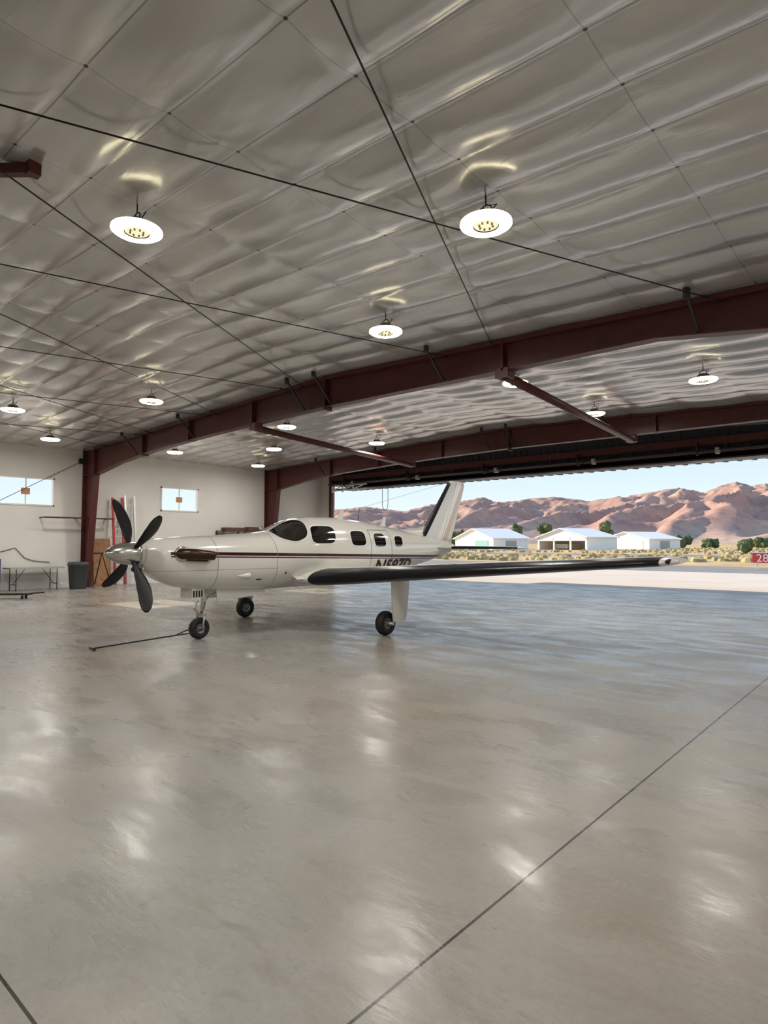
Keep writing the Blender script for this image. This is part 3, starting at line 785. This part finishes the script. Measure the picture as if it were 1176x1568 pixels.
for ir in range(NR+1):
    t = ir/NR; R = 1300+t*2300; r = []
    for ia in range(NA+1):
        a = az[0]+(az[-1]-az[0])*ia/NA
        al = yaw-a   # angle left of +Y
        X, Y = -math.sin(al)*R, math.cos(al)*R
        Hc = np.interp(a, az, el)*3110
        tt = min(t/.74, 1); dn = max(0, (t-.74)/.26)
        q = Vector((X/420, Y/420, 0)); wv = noise.noise_vector(q*1.3)*.45
        rd_ = ridge(noise.noise(Vector((X/250+wv.x, Y/750+wv.y, 2.2))))
        rd2 = ridge(noise.noise(Vector((X/100+wv.x*2, Y/250+wv.y, 7.2))))
        rd3 = ridge(noise.noise(Vector((X/44+wv.x, Y/100, 4.2))))
        env = math.sin(math.pi*min(tt, 1)**.8)
        hgt = Hc*(tt**1.2) + Hc*env*(.36*(rd_-.5)+.20*(rd2-.5)) + Hc*.05*(rd3-.5)*min(1, tt*2) + Hc*.035*(rd2-.5)*tt
        hgt -= Hc*dn*.7
        r.append((X, Y, max(hgt, -2 if t > .02 else -5)))
    rows.append(r)
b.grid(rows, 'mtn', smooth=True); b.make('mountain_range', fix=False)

# far hangars
def bldg(name, c, w, l, eave, ridge, rot, kind):
    b = MB(); hw, hl = w/2, l/2
    if kind == 'open':
        b.box((-hw, -hl, 0), (-hw+.2, hl, eave), 'bldg'); b.box((hw-.2, -hl, 0), (hw, hl, eave), 'bldg'); b.box((-hw, hl-.2, 0), (hw, hl, eave), 'bldg')
        b.box((-hw, -hl, eave-.8), (hw, -hl+.2, eave), 'bldg')
        for xx in (-hw+.2, -hw/3, hw/3, hw-.6): b.box((xx, -hl, 0), (xx+.4, -hl+.3, eave), 'bldg')
        b.box((-hw*.6, -hl+3, .3), (-hw*.1, -hl+7, 1.4), 'white')
    else:
        b.box((-hw, -hl, 0), (hw, hl, eave), 'bldg')
        b.box((hw*.1, -hl-.1, 0), (hw*.75, -hl, eave-.4), 'teal' if kind == 'teal' else 'bldg')
        b.box((hw, -hl*.3, 0), (hw+.1, hl*.3, 2.2), 'table')
    # gable ends
    for yy in (-hl, hl): b.add([(-hw, yy, eave), (hw, yy, eave), (0, yy, ridge)], [(0, 1, 2)], 'bldg')
    for s in (-1, 1):
        b.hexa([(s*(hw+.5), -hl-.5, eave-.1), (0, -hl-.5, ridge+.02), (0, -hl-.5, ridge+.25), (s*(hw+.5), -hl-.5, eave+.12)],
               [(s*(hw+.5), hl+.5, eave-.1), (0, hl+.5, ridge+.02), (0, hl+.5, ridge+.25), (s*(hw+.5), hl+.5, eave+.12)], 'roofw')
    o = b.make(name); o.location = (c[0], c[1], -.03); o.rotation_euler = (0, 0, math.radians(rot))
bldg('hangar_building', (-82, 133), 17, 10, 2.7, 5.0, -24, 'teal')
bldg('hangar_building.001', (-66, 147), 16.5, 10, 3.0, 5.1, -20, 'open')
bldg('hangar_building.002', (-61, 178), 16, 12, 2.7, 4.6, -22, 'plain')

def tree(name, c, h, w):
    b = MB(); b.tube([(0, 0, 0), (0, 0, h*.5)], w*.06, 'bark', 8)
    for i in range(16):
        a = random.random()*6.28; rr = random.random()*w*.34; zz = h*(.25+.67*random.random()); s = w*(.14+.12*random.random())
        bm = bmesh.new(); bmesh.ops.create_icosphere(bm, subdivisions=2, radius=1)
        vs = [Vector((rr*math.cos(a), rr*math.sin(a), zz))+v.co*s*(1+.6*noise.noise(v.co*2.5+Vector((i, 0, 0)))) for v in bm.verts]
        fs = [tuple(v.index for v in f.verts) for f in bm.faces]; bm.free()
        b.add(vs, fs, 'leaf')
    o = b.make(name); o.location = (*c, -.03)
for i, (px, dd, h, w) in enumerate(((790, 175, 7.2, 4.6), (835, 185, 7.4, 5.4), (925, 185, 7.8, 5.6), (1140, 95, 1.9, 2.6), (1165, 215, 3.0, 5), (1085, 215, 2.6, 6), (700, 190, 5.2, 6), (1045, 210, 3.6, 6))):
    u = (px-588)/948; tree('tree', (dd*(-.661+.75*u), dd*(.75+.661*u)), h, w)
b = MB(); random.seed(3)
for i in range(1300):
    dd = 52+130*random.random()**1.2; u = -.1+.9*random.random(); X = dd*(-.661+.75*u); Y = dd*(.75+.661*u)
    if Y < 49 or 76 < Y < 94: continue
    if -95 < X < -50 and Y > 118: continue
    s = .2+.4*random.random(); h = s*(.5+.4*random.random()); n = 7
    o = random.random()*6
    ring = [(X+s*math.cos(o+2*math.pi*k/n)*(.8+.4*random.random()), Y+s*math.sin(o+2*math.pi*k/n), -.05) for k in range(n)]
    r2 = [(X+(p[0]-X)*.8, Y+(p[1]-Y)*.8, h*.6+.1*random.random()) for p in ring]
    b.grid([ring, r2], 'sage', closed=True, smooth=False); b.add(r2+[(X, Y, h)], [(k, (k+1) % n, n) for k in range(n)], 'sage')
b.make('sagebrush', fix=False)

# airfield sign
b = MB(); sx, sy_ = -8.2, 44.0
b.box((sx-.1, sy_-.08, .35), (sx+2.3, sy_+.08, .95), 'signred'); b.box((sx-.15, sy_-.1, .30), (sx+2.35, sy_+.1, .35), 'signw'); b.box((sx-.15, sy_-.1, .95), (sx+2.35, sy_+.1, 1.0), 'signw')
for xx in (sx+.1, sx+2.0): b.box((xx, sy_-.04, -.03), (xx+.08, sy_+.04, .35), 'signw')
sgn = b.make('airfield_sign')
cu = bpy.data.curves.new('digits', 'FONT'); cu.body = '28-10'; cu.size = .68; cu.extrude = .005
to = bpy.data.objects.new('sign_digits', cu); COL.objects.link(to); to.location = (sx+.1, sy_-.09, .42); to.rotation_euler = (math.pi/2, 0, 0)
cu.materials.append(M['signw']); to.parent = sgn

# ================================================================== light
sun = bpy.data.objects.new('sun', bpy.data.lights.new('sun', 'SUN')); COL.objects.link(sun)
sun.data.energy = 7.5; sun.data.angle = math.radians(.6); sun.data.color = (1.0, .84, .64)
sd = Vector((1, .05, -math.tan(math.radians(22.5)))); sun.rotation_euler = sd.to_track_quat('-Z', 'Y').to_euler()
sun.location = (-60, 10, 40)
w = bpy.data.worlds.new('sky'); S.world = w; w.use_nodes = True; nt = w.node_tree
tc = nt.nodes.new('ShaderNodeTexCoord'); sp = nt.nodes.new('ShaderNodeSeparateXYZ'); nt.links.new(tc.outputs['Generated'], sp.inputs[0])
rp = nt.nodes.new('ShaderNodeValToRGB'); cr = rp.color_ramp
cr.elements[0].position = 0.0; cr.elements[0].color = (.86, .92, .95, 1)
cr.elements[1].position = 1.0; cr.elements[1].color = (.25, .42, .75, 1)
e = cr.elements.new(.06); e.color = (.76, .88, .95, 1)
e = cr.elements.new(.16); e.color = (.56, .75, .93, 1)
e = cr.elements.new(.45); e.color = (.38, .57, .86, 1)
nt.links.new(sp.outputs[2], rp.inputs[0])
bg = nt.nodes['Background']; nt.links.new(rp.outputs[0], bg.inputs[0]); bg.inputs[1].default_value = 1.12
